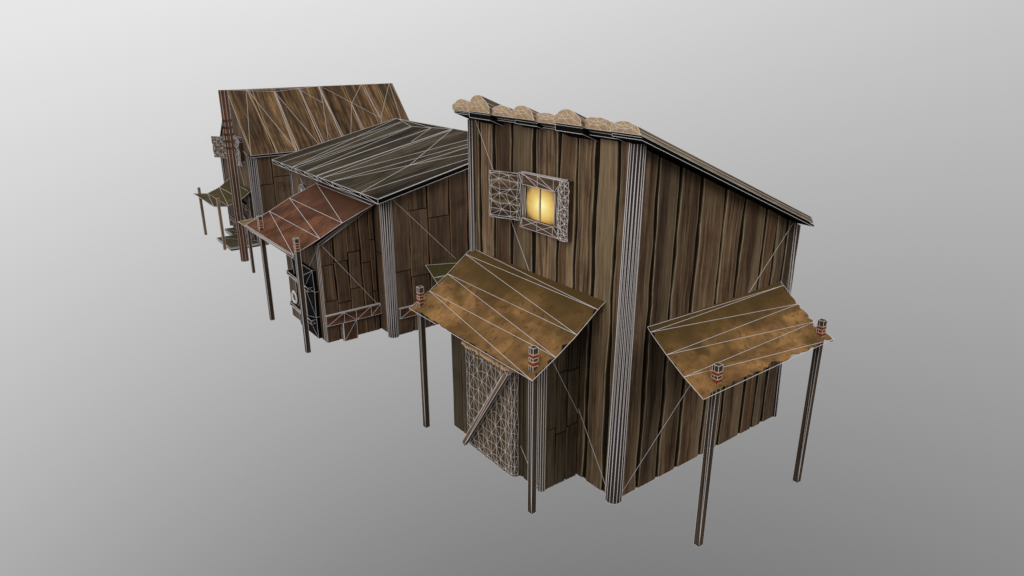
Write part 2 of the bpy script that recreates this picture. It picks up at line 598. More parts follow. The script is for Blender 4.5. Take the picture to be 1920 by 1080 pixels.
def canopy(name, A, B, out, prof, mat, parent, lw, seed, ragged=0.05, flat_top=True, front_rag=0.09):
    """canvas sheet hung from A..B on the wall, running out along `out` by the profile (distance, drop)"""
    A, B, out = V(A), V(B), V(out)
    U = B - A
    L = U.length
    U = U / L
    rr = random.Random(seed)
    mb = MB([mat], lw)
    D = [p[0] for p in prof]

    def dz(d):
        for (d0, z0), (d1, z1) in zip(prof, prof[1:]):
            if d <= d1 + 1e-6:
                return z0 + (z1 - z0) * (d - d0) / (d1 - d0)
        return prof[-1][1]
    nx, ny = 44, 24
    dmax = D[-1]

    def nz(x, y):
        return math.sin(x * 2.3 + seed) * math.sin(y * 3.1 + seed * 2) * .5 + math.sin(x * 5.1 + y * 2 + seed) * .3
    jl = [0] * (ny + 1)
    jr = [0] * (ny + 1)
    for j in range(ny + 1):
        jl[j] = abs(rr.gauss(0, ragged * 0.4)) + (ragged if rr.random() < .15 else 0)
        jr[j] = abs(rr.gauss(0, ragged * 0.5)) + (ragged if rr.random() < .2 else 0)
    base = 0
    jf = []
    for i in range(nx + 1):
        base = base * 0.7 + rr.uniform(-.3, 1) * front_rag * 0.35
        jf.append(max(0.0, min(front_rag, base)) if 1 < i < nx - 1 else 0.0)
    G = []
    for j in range(ny + 1):
        row = []
        for i in range(nx + 1):
            fx = i / nx
            fy = j / ny
            x = jl[j] + (L - jl[j] - jr[j]) * fx
            d = fy * (dmax - jf[i])
            sag = 0.012 * nz(x, d) * min(1, fy * 4)
            row.append((A + U * x + out * d + V((0, 0, dz(d) + sag)), x, d))
        G.append(row)
    th = V((0, 0, -0.014))
    for j in range(ny):
        for i in range(nx):
            q = [G[j][i], G[j][i + 1], G[j + 1][i + 1], G[j + 1][i]]
            uv = [(k[1], k[2] / dmax * 1.5) for k in q]
            mb.poly([k[0] for k in q], 0, uv)
            mb.poly([k[0] + th for k in q][::-1], 0, uv[::-1])
    edge = [G[0][i] for i in range(nx + 1)] + [G[j][nx] for j in range(1, ny + 1)] + [G[ny][i] for i in range(nx - 1, -1, -1)] + [G[j][0] for j in range(ny - 1, 0, -1)]
    for a, b_ in zip(edge, edge[1:] + edge[:1]):
        mb.poly([a[0], b_[0], b_[0] + th, a[0] + th], 0, [(a[1], a[2]), (b_[1], b_[2])] * 2)
    up = V((0, 0, 0.008))
    Lp = [A + out * d + V((0, 0, z)) + up for d, z in prof]
    Rp = [p + U * L for p in Lp]
    mb.wires(Lp)
    mb.wires(Rp)
    mb.wire(Lp[-1], Rp[-1])
    for i in range(1, len(prof) - 1):
        mb.wire(Lp[i], Rp[i])
    for i in range(0, len(prof) - 1):
        mb.wire(Lp[i], Rp[i + 1])
    o = mb.build(name)
    o.parent = parent
    o.location = -parent.location
    return o


PW = wood('grey_brown_pole_wood', srgb(34, 27, 22, K), srgb(66, 53, 43, K), srgb(98, 82, 68, K), srgb(120, 104, 88, K), 0.04, 0.5, 0.9, 0.2)


def post(parent, x, y, z0, z1, w, lw, mat=PW, bands=True, bz=None):
    mb = MB([mat], lw)
    h = w / 2
    c = [(x - h, y - h, z0), (x + h, y - h, z0), (x + h, y + h, z0), (x - h, y + h, z0)]
    mb.box(x - h, x + h, y - h, y + h, z0, z1, 0, wires=True, diag=False)
    mb.wire((x + h, y - h, z0), (x - h * 0.3, y - h, z1))
    o = mb.build('post')
    o.parent = parent
    o.location = -parent.location
    if bands:
        for k, (a, b_, m) in enumerate(((0.25, 0.235, CREAM), (0.234, 0.19, RED), (0.189, 0.174, CREAM), (0.13, 0.115, CREAM), (0.114, 0.06, RED), (0.059, 0.044, CREAM)) if bz is None else bz):
            bb = MB([m], lw)
            e = h + 0.004
            zt = z1 - 0.05
            bb.box(x - e, x + e, y - e, y + e, zt - (0.30 - b_) - 0.0, zt - (0.30 - a), 0, rnd=.5)
            q = bb.build('painted_band')
            q.parent = o
    return o


def place(mb, name, parent):
    o = mb.build(name)
    o.parent = parent
    o.location = -parent.location
    return o


def sub(mb, name, part):
    o = mb.build(name)
    o.parent = part
    return o


def plate_wires(mb, pts):
    mb.wires([V(p) for p in pts])


# ================================================================== HOUSE 1: tall near house
h1 = thing('wooden_house', (-2, 2.3, 0), 'tall narrow plank house nearest the viewer with log roof and one lit window', 'house', 'wooden houses')
L1 = 0.0056


def top1(y):
    return 5.90 - 0.412 * y


mb = MB([W1], L1)
solid(mb, [(-4.03, 0.03), (-0.03, 0.03), (-0.03, 4.57), (-4.03, 4.57)], 0, lambda x, y: top1(y), DARK)
fb = [-4.06, -3.823, -3.375, -2.845, -2.237, -1.612, -1.18, -0.762, -0.306, 0.0]
mb.boards((0, 0.03, 0), (1, 0, 0), (0, -1, 0), fb, lambda u: 0.0, lambda u: 5.93 + R.uniform(-.01, .02), gap=0.075, jit=0.02, seed=11)
rb = [0.0, 0.54, 1.03, 1.56, 2.2, 2.746, 3.42, 3.80, 4.15, 4.6]
mb.boards((-0.03, 0, 0), (0, 1, 0), (1, 0, 0), rb, lambda u: 0.0, lambda u: top1(u) + .01, gap=0.075, jit=0.02, seed=12)
mb.boards((-4.03, 0, 0), (0, 1, 0), (-1, 0, 0), rb, lambda u: 0.0, lambda u: top1(u) + .01, gap=0.04, jit=0.012, seed=13)
mb.boards((0, 4.57, 0), (1, 0, 0), (0, 1, 0), fb, lambda u: 0.0, lambda u: top1(4.57), gap=0.04, jit=0.012, seed=14)
e = 0.004
mb.wire((-3.95, -e, 5.92), (-0.12, -e, 0.02))
mb.wire((e, 4.3, 4.12), (e, 0.17, 0.10))
mb.wire((-0.93, -e, 0), (0, -e, 0))
mb.wire((e, 0.1, 0), (e, 4.6, 0))
place(mb, 'wall', h1)

# corner posts
for nm, (p0, r0, p1, r1, n, dg) in enumerate([((-0.03, 0.0, 0.01), 0.140, (0.04, 0.0, 5.93), 0.115, 15, True), ((-4.06, 0.02, 0), 0.09, (-4.08, 0.02, 5.9), 0.085, 10, True),
                                          ((-0.01, 4.6, 0), 0.06, (-0.02, 4.38, 4.12), 0.055, 8, True), ((-4.04, 4.6, 0), 0.065, (-4.04, 4.5, 4.1), 0.06, 8, True)]):
    mb = MB([POSTM], L1)
    cyl(mb, p0, r0, p1, r1, n, 0, True, diag=dg)
    place(mb, 'corner_post', h1)

# roof: black under-boards (the roof part) and eight half logs (its sub-parts)
DS = V((0, 1, -0.412))
edges = [-4.33, -3.712, -3.114, -2.502, -1.961, -1.371, -0.805, -0.219, 0.297]
hts = [0.20, 0.25, 0.17, 0.20, 0.165, 0.205, 0.175, 0.16]
ys = [-0.22, -0.30, -0.24, -0.26, -0.20, -0.32, -0.24, -0.27]
rbm = MB([BLK], L1)
rr = random.Random(3)
for k in range(8):
    x0, x1 = edges[k], edges[k + 1]
    yf = ys[k] + (0.03, 0.03, 0.12, 0.08, 0.13, 0.04, 0.10, 0.04)[k]
    ln = 4.62 + rr.uniform(-.05, .1)
    zt = 6.065 - 0.412 * (yf + .25)
    th = (0.03, 0.085, 0.03, 0.05, 0.03, 0.085, 0.05, 0.035)[k]
    a = V((x0 - .02, yf, zt))
    b_ = V((x1 + 0.02, yf, zt))
    d = DS * ln
    t = V((0, 0, -th))
    off = V((0.0, 0, -0.004 * (k % 2)))
    c = [a + t + off, b_ + t + off, b_ + t + d + off, a + t + d + off, a + off, b_ + off, b_ + d + off, a + d + off]
    rbm.hexa(c, 0)
    rbm.wire(c[1], c[2])
    rbm.wire(c[0], c[1])
    rbm.wire(c[4], c[5])
    rbm.wire(c[0], c[4])
roof1 = place(rbm, 'roof', h1)
nrm = V((0, 0.381, 0.925))
for k in range(8):
    x0, x1, h = edges[k], edges[k + 1], hts[k]
    mb = MB([W1, CUT], L1 * 0.9)
    rr = random.Random(40 + k)
    n = 9
    ring = []
    w = x1 - x0
    ov = 0.03
    for i in range(n + 1):
        t = math.pi * i / n
        r_ = 1 + rr.uniform(-.07, .07)
        pk = 1.12 if (k in (1, 5) and i in (4, 5)) else 1.0
        ring.append(((x0 + x1) / 2 - math.cos(t) * (w / 2 + ov) * (r_ if 0 < i < n else 1), math.sin(t) ** 0.8 * h * r_ * pk if 0 < i < n else 0.0))
    z0 = 6.08 - 0.412 * (ys[k] + .25)
    f0 = [V((x, ys[k], z0 + z)) for x, z in ring]
    ln = 4.7 + rr.uniform(-.06, .12)
    f1 = [p + DS * ln for p in f0]
    mid = []
    for i in range(n):
        mb.poly([f0[i], f0[i + 1], f1[i + 1], f1[i]], 0, [(i / n, 0), ((i + 1) / n, 0), ((i + 1) / n, 5), (i / n, 5)], (k * .31) % 1)
        if i in (0, 3, 5, 8, 7):
            mb.wire(f0[i], f1[i])
    mb.wire(f0[n], f1[n])
    mb.poly([f0[0], f0[n], f1[n], f1[0]], 0)
    # cut end: fan around two inner points plus an inner arc
    cx = (x0 + x1) / 2
    inner = [V((cx + (p.x - cx) * .55 + rr.uniform(-.02, .02), p.y - .012, z0 + (p.z - z0) * .55 + .02)) for p in f0[1:n:2]]
    ctr = V((cx + rr.uniform(-.05, .05), ys[k] - .015, z0 + h * .35))
    for i in range(n):
        m = inner[min(len(inner) - 1, i // 2)]
        mb.poly([f0[i], f0[i + 1], m], 1)
        mb.wire(f0[i], f0[i + 1])
        mb.wire(f0[i], m)
        if i % 2 == 1 and i // 2 + 1 < len(inner):
            m2 = inner[i // 2 + 1]
            mb.poly([f0[i + 1], m2, m], 1)
            mb.wire(m, m2)
            mb.poly([m, m2, ctr], 1)
            mb.wire(m, ctr)
        mb.wire(f0[i + 1], m)
    low = [f0[0], inner[0], ctr, inner[-1], f0[n]]
    basep = [f0[0].lerp(f0[n], q / 5) for q in range(6)]
    mb.poly([f0[0], inner[0], ctr, basep[2]], 1)
    mb.poly([ctr, basep[2], basep[3]], 1)
    mb.poly([ctr, basep[3], f0[n], inner[-1]], 1)
    mb.wire(inner[-1], ctr)
    for q in range(1, 5):
        mb.wire(basep[q], ctr if q in (2, 3) else (inner[0] if q == 1 else inner[-1]))
    mb.wire(f0[0], f0[n])
    mb.poly(f1, 1)
    sub(mb, 'roof_log', roof1)

# annex
mb = MB([W3], L1)


def topa(y):
    return 2.68 + 0.62 * (y + 0.83)


solid(mb, [(-3.66, -0.80), (-0.96, -0.80), (-0.96, 0.028), (-3.66, 0.028)], 0, lambda x, y: topa(y), DARK)
mb.boards((0, -0.80, 0), (1, 0, 0), (0, -1, 0), [-3.69, -3.35, -3.04, -2.6, -2.2, -1.8, -1.45, -1.2, -0.93], lambda u: 0.0, lambda u: topa(-.83), gap=0.018, jit=0.008, seed=21)
mb.boards((-0.96, 0, 0), (0, 1, 0), (1, 0, 0), [-0.83, -0.52, -0.28, -0.03], lambda u: 0.0, lambda u: topa(u), gap=0.016, jit=0.01, stag=1.3, seed=23)
mb.boards((-3.66, 0, 0), (0, 1, 0), (-1, 0, 0), [-0.83, -0.52, -0.25, -0.03], lambda u: 0.0, lambda u: topa(u), gap=0.016, jit=0.01, stag=1.3, seed=24)
mb.wire((-0.926, -0.74, 2.6), (-0.926, -0.03, 1.25))
mb.wire((-1.5, -.834, 0.62), (-0.99, -.834, 0.0))
mb.wire((-3.69, -.834, 0), (-1.0, -.834, 0))
mb.wire((-.926, -.8, 0), (-.926, 0, 0))
place(mb, 'annex_wall', h1)
mb = MB([W3], L1)
cyl(mb, (-0.985, -0.775, -.005), 0.075, (-0.985, -0.775, 2.72), 0.075, 12, 0, False)
for dg in (-95, -60, -30, 0):
    a_ = math.radians(dg)
    p_ = V((-0.985 + .076 * math.cos(a_), -0.775 + .076 * math.sin(a_), 0))
    mb.wire(p_, p_ + V((0, 0, 2.7)))
place(mb, 'annex_corner_post', h1)

# door leaf with its diagonal brace
mb = MB([W6, PALE], L1 * 0.85)
us = [0.0, 0.04, 0.16, 0.30, 0.44, 0.58, 0.72, 0.86, 1.0, 1.14, 1.26, 1.36, 1.43, 1.48, 1.50]
vs = [0.0, 0.06, 0.2, 0.42, 0.63, 0.85, 1.06, 1.28, 1.5, 1.72, 1.93, 2.05, 2.1]


def rnd_edge(u, v):
    d = 0.0
    for c0, s_ in ((0.0, 1), (1.50, -1)):
        q = abs(u - c0)
        if q < 0.10:
            d -= 0.10 - math.sqrt(max(0, 0.01 - (0.10 - q) ** 2))
    return d


relief(mb, (-3.02, -0.975, 0.0), (1, 0, 0), (0, 0, 1), (0, -1, 0), us, vs, 0.010, 0, 0.16, 31, rnd_edge,
       uvf=lambda i, j: [((i % 2) * .5, vs[j]), ((i % 2) * .5 + .5, vs[j]), ((i % 2) * .5 + .5, vs[j + 1]), ((i % 2) * .5, vs[j + 1])],
       matf=lambda i, j: ((i // 2) * 0.37 + .1) % 1, th=0.07)
rr = random.Random(8)
for k in range(26):      # frayed pale top edge
    u = -3.0 + 1.42 * k / 25
    h = 0.015 + rr.uniform(0, .035)
    y = -1.01 + rr.uniform(-.02, .02)
    mb.hexa([(u - .035, y - .03, 2.07), (u + .045, y - .03, 2.07), (u + .045, y + .08, 2.07), (u - .035, y + .08, 2.07),
             (u - .02 + rr.uniform(-.01, .01), y - .02, 2.09 + h), (u + .02 + rr.uniform(-.01, .02), y - .02, 2.08 + h * rr.uniform(.5, 1)), (u + .02, y + .06, 2.09 + h * .8), (u - .02, y + .06, 2.09 + h * .8)], 1)
dr = place(mb, 'door', h1)
mb = MB([PW2], L1 * 1.3)
mb.beam((-2.90, -1.09, 0.07), (-1.53, -1.09, 2.10), 0.085, 0.07, 0, .6, True, up=(0, 1, 0))
sub(mb, 'diagonal_brace', dr)

# window
wx0, wx1, wz0, wz1 = -2.50, -1.27, 4.26, 5.20
mb = MB([W7], L1)
gx0, gx1, gz0, gz1 = -2.41, -1.60, 4.41, 4.995
yo = -0.115


def frame_piece(mb, pts, y0, y1, mat=0):
    c = [(p[0], y0, p[1]) for p in pts] + [(p[0], y1, p[1]) for p in pts]
    mb.hexa([c[0], c[1], c[2], c[3], c[4], c[5], c[6], c[7]], mat)
    mb.hexwires([V(q) for q in c], False)
    mb.wire(c[4], c[6])


frame_piece(mb, [(wx0, wz1 - .03), (wx1 - .12, wz1), (wx1 - .30, gz1), (gx0, gz1 - .01)], 0.0, yo)
frame_piece(mb, [(gx0, gz0), (wx1 - .33, gz0), (wx1 - .15, wz0 - .02), (wx0 + .03, wz0 - .02)], 0.0, yo)
frame_piece(mb, [(wx0 + .0, wz1 - .05), (gx0, gz1), (gx0, gz0), (wx0 + .02, wz0)], 0.0, yo + .02)
frame_piece(mb, [(gx1, gz1), (gx1 + .09, gz1), (gx1 + .09, gz0), (gx1, gz0)], 0.0, yo + .03)
for z0, z1, n in ((gz1, wz1 - .02, 3), (wz0, gz0, 3)):
    for k in range(n):
        xa = gx0 + (gx1 - gx0) * k / (n - 1)
        mb.wire((xa, yo - .003, z0), (xa + (0.0 if k % 2 else 0.0), yo - .003, z1))
        if k < n - 1:
            xb = gx0 + (gx1 - gx0) * (k + 1) / (n - 1)
            mb.wire((xa, yo - .003, z1 if z0 == gz1 else z0), (xb, yo - .003, z0 if z0 == gz1 else z1))
for q in range(3):       # stacked lines of the thick head board
    mb.wire((wx0 + .02, yo + .02 * q, wz1 + .008 * q - .03), (wx1 - .03, yo + .02 * q, wz1 + .008 * q - .005))
# thick rough right jamb, round to the front
ju = [0.0, 0.06, 0.13, 0.20, 0.25]
jv = [0.0] + [0.03 + 0.078 * k for k in range(12)] + [0.96]
relief(mb, (-1.50, -0.10, 4.235), (1, 0, 0), (0, 0, 1), (0, -1, 0), ju, jv, 0.012, 0, 0.35, 51, lambda u, v: 0.05 * math.sin(math.pi * u / .25), th=0.12)
# muntin
mb.box(-2.024, -1.996, -0.06, -0.02, gz0, gz1, DARK, wires=False)
for x_ in (-2.018, -2.002):
    mb.wire((x_, -.062, gz0), (x_, -.062, gz1), .008)
mb.box(gx0, gx0 + .035, -0.075, -0.02, gz0, gz1, BLK, wires=True)
wn_ = place(mb, 'window', h1)
for (a, b_) in ((gx0 + .036, -2.025), (-1.995, gx1 - .001)):
    mb = MB([GLOW], L1)
    mb.box(a, b_, -0.045, -0.035, gz0 + .001, gz1 - .001, 0)
    mb.f, mb.v, mb.fm, mb.uv, mb.rn = [], [], [], [], []
    for (y, rev) in ((-0.045, 0), (-0.033, 1)):
        mb.poly([(a, y, gz0), (b_, y, gz0), (b_, y, gz1), (a, y, gz1)], 0, [(0.0 if a < -2.2 else .5, 0), (0.5 if a < -2.2 else 1.0, 0), (0.5 if a < -2.2 else 1.0, 1), (0 if a < -2.2 else .5, 1)])
    sub(mb, 'window_pane', wn_)
mb = MB([W7], L1 * 0.8)
S0, S1 = V((-2.47, -0.12, 4.344)), V((-3.04, -0.365, 4.344))
Ud = (S1 - S0)
Ls = Ud.length
Ud.normalize()
Nn = V((0.395, -0.918, 0))
relief(mb, S0, Ud, (0, 0, 1), Nn, [0, .05, .22, .40, .56, Ls], [0, .045, .17, .29, .41, .54, .67, .775, .815], 0.014, W1, 0.36, 61, lambda u, v: -0.02 * (abs(u - Ls / 2) / (Ls / 2)) ** 4,
       uvf=lambda i, j: [((j % 3) / 3, i * .12), ((j % 3) / 3, i * .12 + .12), ((j % 3 + 1) / 3, i * .12 + .12), ((j % 3 + 1) / 3, i * .12)], matf=lambda i, j: (j // 3) * .3, th=0.05)
sub(mb, 'shutter', wn_)

# ------------------------------------------------------------------ awnings of house 1
PROF = [(0, 0), (0.16, -0.10), (0.585, -0.415), (1.0, -0.675), (1.455, -0.925)]
a1 = thing('cloth_awning', (-2.3, -1.294, 0), 'ochre stained canvas awning over the braced door of the tall house', 'awning', 'cloth awnings')
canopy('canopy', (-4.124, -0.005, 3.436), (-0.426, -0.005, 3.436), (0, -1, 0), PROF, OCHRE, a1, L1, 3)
post(a1, -0.607, -1.294, 0, 2.955, 0.097, L1)
post(a1, -3.966, -1.294, 0, 2.955, 0.097, L1)
PROF2 = [(0, 0), (0.07, -0.065), (0.42, -0.325), (0.785, -0.56), (1.175, -0.77)]
a2 = thing('cloth_awning', (1.0, 2.5, -0.75), 'ochre canvas awning with torn front edge on the right side wall of the tall house', 'awning', 'cloth awnings')
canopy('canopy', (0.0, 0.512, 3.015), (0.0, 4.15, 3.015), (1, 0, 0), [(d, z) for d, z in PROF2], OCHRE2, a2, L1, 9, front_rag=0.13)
post(a2, 1.0, 1.035, -0.755, 2.605, 0.108, L1)
post(a2, 1.0, 3.985, -0.75, 2.605, 0.108, L1)

# ================================================================== HOUSE 2
L2 = 0.0084
h2 = thing('wooden_house', (-11.4, 2.2, 0), 'low plank house in the middle with dark sloping board roof and square annex', 'house', 'wooden houses')


def roof2(y):
    return 3.70 + 0.2227 * y


mb = MB([W2], L2)
solid(mb, [(-14.57, 0.34), (-8.36, 0.34), (-8.36, 4.17), (-14.57, 4.17)], 0, lambda x, y: roof2(y) - .12, DARK)
fb = [-14.6, -14.1, -13.6, -13.15, -12.6, -12.1, -11.6, -11.1, -10.6, -10.1, -9.6, -9.1, -8.7, -8.33]
mb.boards((0, 0.34, 0), (1, 0, 0), (0, -1, 0), fb, lambda u: 0, lambda u: roof2(.3) - .12, gap=0.02, jit=.01, seed=71, stag=2.6)
sb = [0.31, 0.92, 1.47, 2.12, 2.7, 3.2, 3.7, 4.2]
mb.boards((-8.36, 0, 0), (0, 1, 0), (1, 0, 0), sb, lambda u: 0, lambda u: roof2(u) - .115, gap=0.034, jit=.016, stag=2.0, seed=74)
mb.boards((-14.57, 0, 0), (0, 1, 0), (-1, 0, 0), sb, lambda u: 0, lambda u: roof2(u) - .115, gap=0.034, jit=.016, stag=2.0, seed=73)
mb.boards((0, 4.17, 0), (1, 0, 0), (0, 1, 0), fb, lambda u: 0, lambda u: roof2(4.17) - .12, gap=0.034, jit=.016, stag=2.0, seed=75)
mb.wire((-8.326, 0.50, 3.60), (-8.326, 2.9, 1.10))
mb.wire((-14.3, .306, 3.6), (-9.4, .306, 0.1))
place(mb, 'wall', h2)

mb = MB([W5, BLK], L2)
Xr = [-15.34, -14.58, -13.72, -12.67, -11.86, -10.79, -9.9, -9.07, -8.1]
rr = random.Random(2)
for k, (x0, x1) in enumerate(zip(Xr, Xr[1:])):
    rn = (k * .41 + .2) % 1
    g_ = 0.012
    n = 6
    for j in range(n):
        y0, y1 = 4.44 * j / n, 4.44 * (j + 1) / n
        mb.poly([(x0 + g_, y0, roof2(y0)), (x1 - g_, y0, roof2(y0)), (x1 - g_, y1, roof2(y1)), (x0 + g_, y1, roof2(y1))], 0, [(0, y0), (1, y0), (1, y1), (0, y1)], rn)
    t = .10
    mb.hexa([(x0 + g_, .02, roof2(0) - t), (x1 - g_, .02, roof2(0) - t), (x1 - g_, 4.42, roof2(4.42) - t), (x0 + g_, 4.42, roof2(4.42) - t),
             (x0 + g_, 0, roof2(0) - .003), (x1 - g_, 0, roof2(0) - .003), (x1 - g_, 4.44, roof2(4.44) - .003), (x0 + g_, 4.44, roof2(4.44) - .003)], 1)
mb.hexa([(-15.30, .06, roof2(0) - .118), (-8.10, .06, roof2(0) - .118), (-8.10, 4.40, roof2(4.4) - .118), (-15.30, 4.40, roof2(4.4) - .118),
         (-15.33, .03, roof2(.03) - .03), (-8.085, .03, roof2(.03) - .03), (-8.085, 4.41, roof2(4.41) - .03), (-15.33, 4.41, roof2(4.41) - .03)], 1)


def r2(x, y):
    return V((x, y, roof2(y) + .004))


B2 = [(-14.6, 0.03, -14.62, 4.3), (-13.68, 0.03, -15.3, 4.43), (-13.58, 0.03, -14.54, 4.18), (-13.62, 0.03, -13.65, 4.08), (-13.41, 0.03, -13.56, 4.03), (-12.67, 0.03, -13.54, 4.01), (-12.62, 0.1, -12.6, 4.22), (-12.6, 0.04, -12.59, 4.18), (-11.86, 0.03, -11.72, 4.43), (-11.82, 0.03, -11.66, 4.39), (-11.46, 0.04, -11.6, 4.36), (-11.46, 0.04, -9.88, 4.40), (-10.82, 0.03, -9.41, 4.40), (-10.82, 0.03, -9.74, 1.79), (-9.74, 1.79, -8.20, 4.25), (-9.74, 1.79, -9.24, 4.40), (-9.74, 1.79, -11.64, 4.38), (-9.07, 0.03, -9.74, 1.79), (-9.04, 0.03, -8.18, 4.30), (-8.12, 0.03, -8.16, 3.9), (-13.62, 4.06, -12.63, 4.23), (-12.63, 4.23, -11.7, 4.42), (-15.12, 4.43, -13.62, 4.06), (-15.12, 4.43, -12.63, 4.23), (-11.88, 3.08, -12.6, 4.22),
      (-15.34, 0, -8.1, 0), (-15.34, 0, -15.34, 4.44), (-15.34, 4.44, -8.1, 4.44), (-8.1, 0, -8.1, 4.44)]
for a, b_, c_, d_ in B2:
    mb.wire(r2(a, b_), r2(c_, d_))
Ev = [-15.34, -14.58, -13.72, -13.41, -12.67, -11.86, -11.5, -10.79, -9.07, -8.1]
lo_ = [V((x + .12 if i % 2 else x + .02, .015, 3.585)) for i, x in enumerate(Ev)]
lo_[-1] = V((-8.1, .0, 3.59))
hi_ = [V((x, -.004, 3.70)) for x in Ev]
mb.wires(lo_)
for i in range(len(Ev)):
    mb.wire(hi_[i], lo_[i])
    if i < len(Ev) - 1:
        mb.wire(hi_[i], lo_[i + 1])
        if i % 3 == 1:
            mb.wire(lo_[i], hi_[i + 1])
mb.wire((-8.096, 0, 3.59), (-8.096, 4.44, roof2(4.44) - .11))
place(mb, 'roof', h2)

for (p0, r0, p1, r1, n) in [((-8.43, .36, -.03), .138, (-8.44, .36, 3.60), .150, 16), ((-14.62, .35, 0), .085, (-14.62, .35, 3.62), .08, 8),
                            ((-8.40, 4.2, 0), .1, (-8.40, 4.2, 4.45), .1, 8), ((-14.6, 4.2, 0), .1, (-14.6, 4.2, 4.45), .1, 8)]:
    mb = MB([POSTM], L2)
    cyl(mb, p0, r0, p1, r1, n)
    place(mb, 'corner_post', h2)

mb = MB([W2], L2)


def topb(y):
    return 2.57 + .532 * (y + 1.218)


solid(mb, [(-11.39, -1.19), (-9.015, -1.19), (-9.015, .308), (-11.39, .308)], 0, lambda x, y: topb(y), DARK)
mb.boards((0, -1.19, 0), (1, 0, 0), (0, -1, 0), [-11.42, -11.0, -10.5, -10.0, -9.5, -8.985], lambda u: 0, lambda u: topb(-1.218), gap=.02, jit=.01, seed=81)
mb.boards((-9.015, 0, 0), (0, 1, 0), (1, 0, 0), [-1.218, -.86, -.50, -.14, .13, .27], lambda u: 0, lambda u: topb(u), gap=.032, jit=.016, stag=1.4, seed=86)
mb.boards((-11.39, 0, 0), (0, 1, 0), (-1, 0, 0), [-1.218, -.86, -.50, -.14, .13, .27], lambda u: 0, lambda u: topb(u), gap=.032, jit=.016, stag=1.4, seed=83)
mb.wire((-8.98, -1.14, 2.56), (-8.98, .23, .72))
mb.wire((-9.0, -1.223, 2.55), (-9.74, -1.223, 1.85))
for dx in (0, .05, .10):
    mb.wire((-8.98 - dx * .6, -1.222 + (.05 - dx) * .5 - .02, 0), (-8.98 - dx * .6, -1.222 + (.05 - dx) * .5 - .02, 2.57))
place(mb, 'annex_wall', h2)
mb = MB([W7], L2)
mb.beam((-8.95, -1.24, 2.60), (-8.95, .24, 3.39), .05, .07)
place(mb, 'rafter', h2)
# low rail with its short stub on the annex side, and on the side wall
mb = MB([W8], L2)
mb.box(-8.983, -8.91, -1.23, .28, .47, .74, 0, wires=True, diag=False)
for k, yy in enumerate([-1.23, -.75, -.42, .0, .28]):
    mb.wire((-8.906, yy, .47), (-8.906, yy, .74))
    if k < 4:
        y2 = [-1.23, -.75, -.42, .0, .28][k + 1]
        mb.wire((-8.906, yy, .47 if k % 3 != 1 else .74), (-8.906, y2, .74 if k % 3 != 1 else .47))
mb.wire((-8.95, -1.23, .745), (-8.95, .28, .745), .03)
mb.box(-8.983, -8.905, -.80, -.43, -.04, .468, 0, wires=True)
mb.wire((-8.902, -.80, -.04), (-8.902, -.80, .46), .022)
place(mb, 'low_rail', h2)
mb = MB([W8], L2)
mb.box(-8.328, -8.26, .50, 4.1, .47, .74, 0, wires=True, diag=False)
mb.wire((-8.3, .5, .745), (-8.3, 4.1, .745), .02)
mb.wire((-8.256, .5, .48), (-8.256, .95, .72))
mb.wire((-8.256, .95, .48), (-8.256, 1.6, .72))
place(mb, 'low_rail', h2)

# black iron door
mb = MB([IRON], L2 * .9)
y = -1.222
outline = [(-10.73, 1.86), (-9.33, 1.86), (-9.30, 1.3), (-9.36, .6), (-9.34, .02), (-10.55, .02), (-10.62, .45), (-10.80, .60), (-10.62, .75), (-10.62, 1.25), (-10.86, 1.45), (-10.70, 1.62)]
ctr = V((-10.0, y - .14, 1.0))
fr = [V((a, y - .09, b_)) for a, b_ in outline]
bk = [V((a, y, b_)) for a, b_ in outline]
knots = [V((-9.75, y - .17, 1.35)), V((-9.75, y - .17, .55)), V((-10.45, y - .15, 1.35)), V((-10.45, y - .15, .6))]
n = len(fr)
for i in range(n):
    j = (i + 1) % n
    mb.poly([fr[i], fr[j], bk[j], bk[i]])
    mb.poly([fr[i], fr[j], ctr])
    mb.wire(fr[i], fr[j])
    mb.wire(fr[i], bk[i])
    mb.wire(fr[i], min(knots, key=lambda q: (q - fr[i]).length))
    if i % 2 == 0:
        mb.wire(fr[j], min(knots, key=lambda q: (q - fr[i]).length))
for z in (1.40, .52):
    mb.beam((-10.86, y - .15, z + .05), (-9.42, y - .15, z - .05), .13, .10)
    mb.beam((-10.80, y - .19, z + .05), (-9.75, y - .19, z - .02), .05, .06)
mb.wires([knots[0], knots[1]])
mb.wires([knots[0], ctr, knots[3]])
mb.wires([fr[1], knots[0], fr[3], knots[1], fr[4]])
idr = place(mb, 'iron_door', h2)
mb = MB([LINE], L2)
cc = V((-10.45, y - .22, .86))
NR = 18
for i in range(NR):
    t0, t1 = 2 * math.pi * i / NR, 2 * math.pi * (i + 1) / NR
    def pt(t, r, d):
        return cc + V((math.cos(t) * r, d, math.sin(t) * r))
    for (ra, da, rb_, db) in ((.10, 0, .155, -.03), (.155, -.03, .19, 0), (.19, 0, .155, .03), (.155, .03, .10, 0)):
        mb.poly([pt(t0, ra, da), pt(t1, ra, da), pt(t1, rb_, db), pt(t0, rb_, db)], 0)
sub(mb, 'ring_handle', idr)
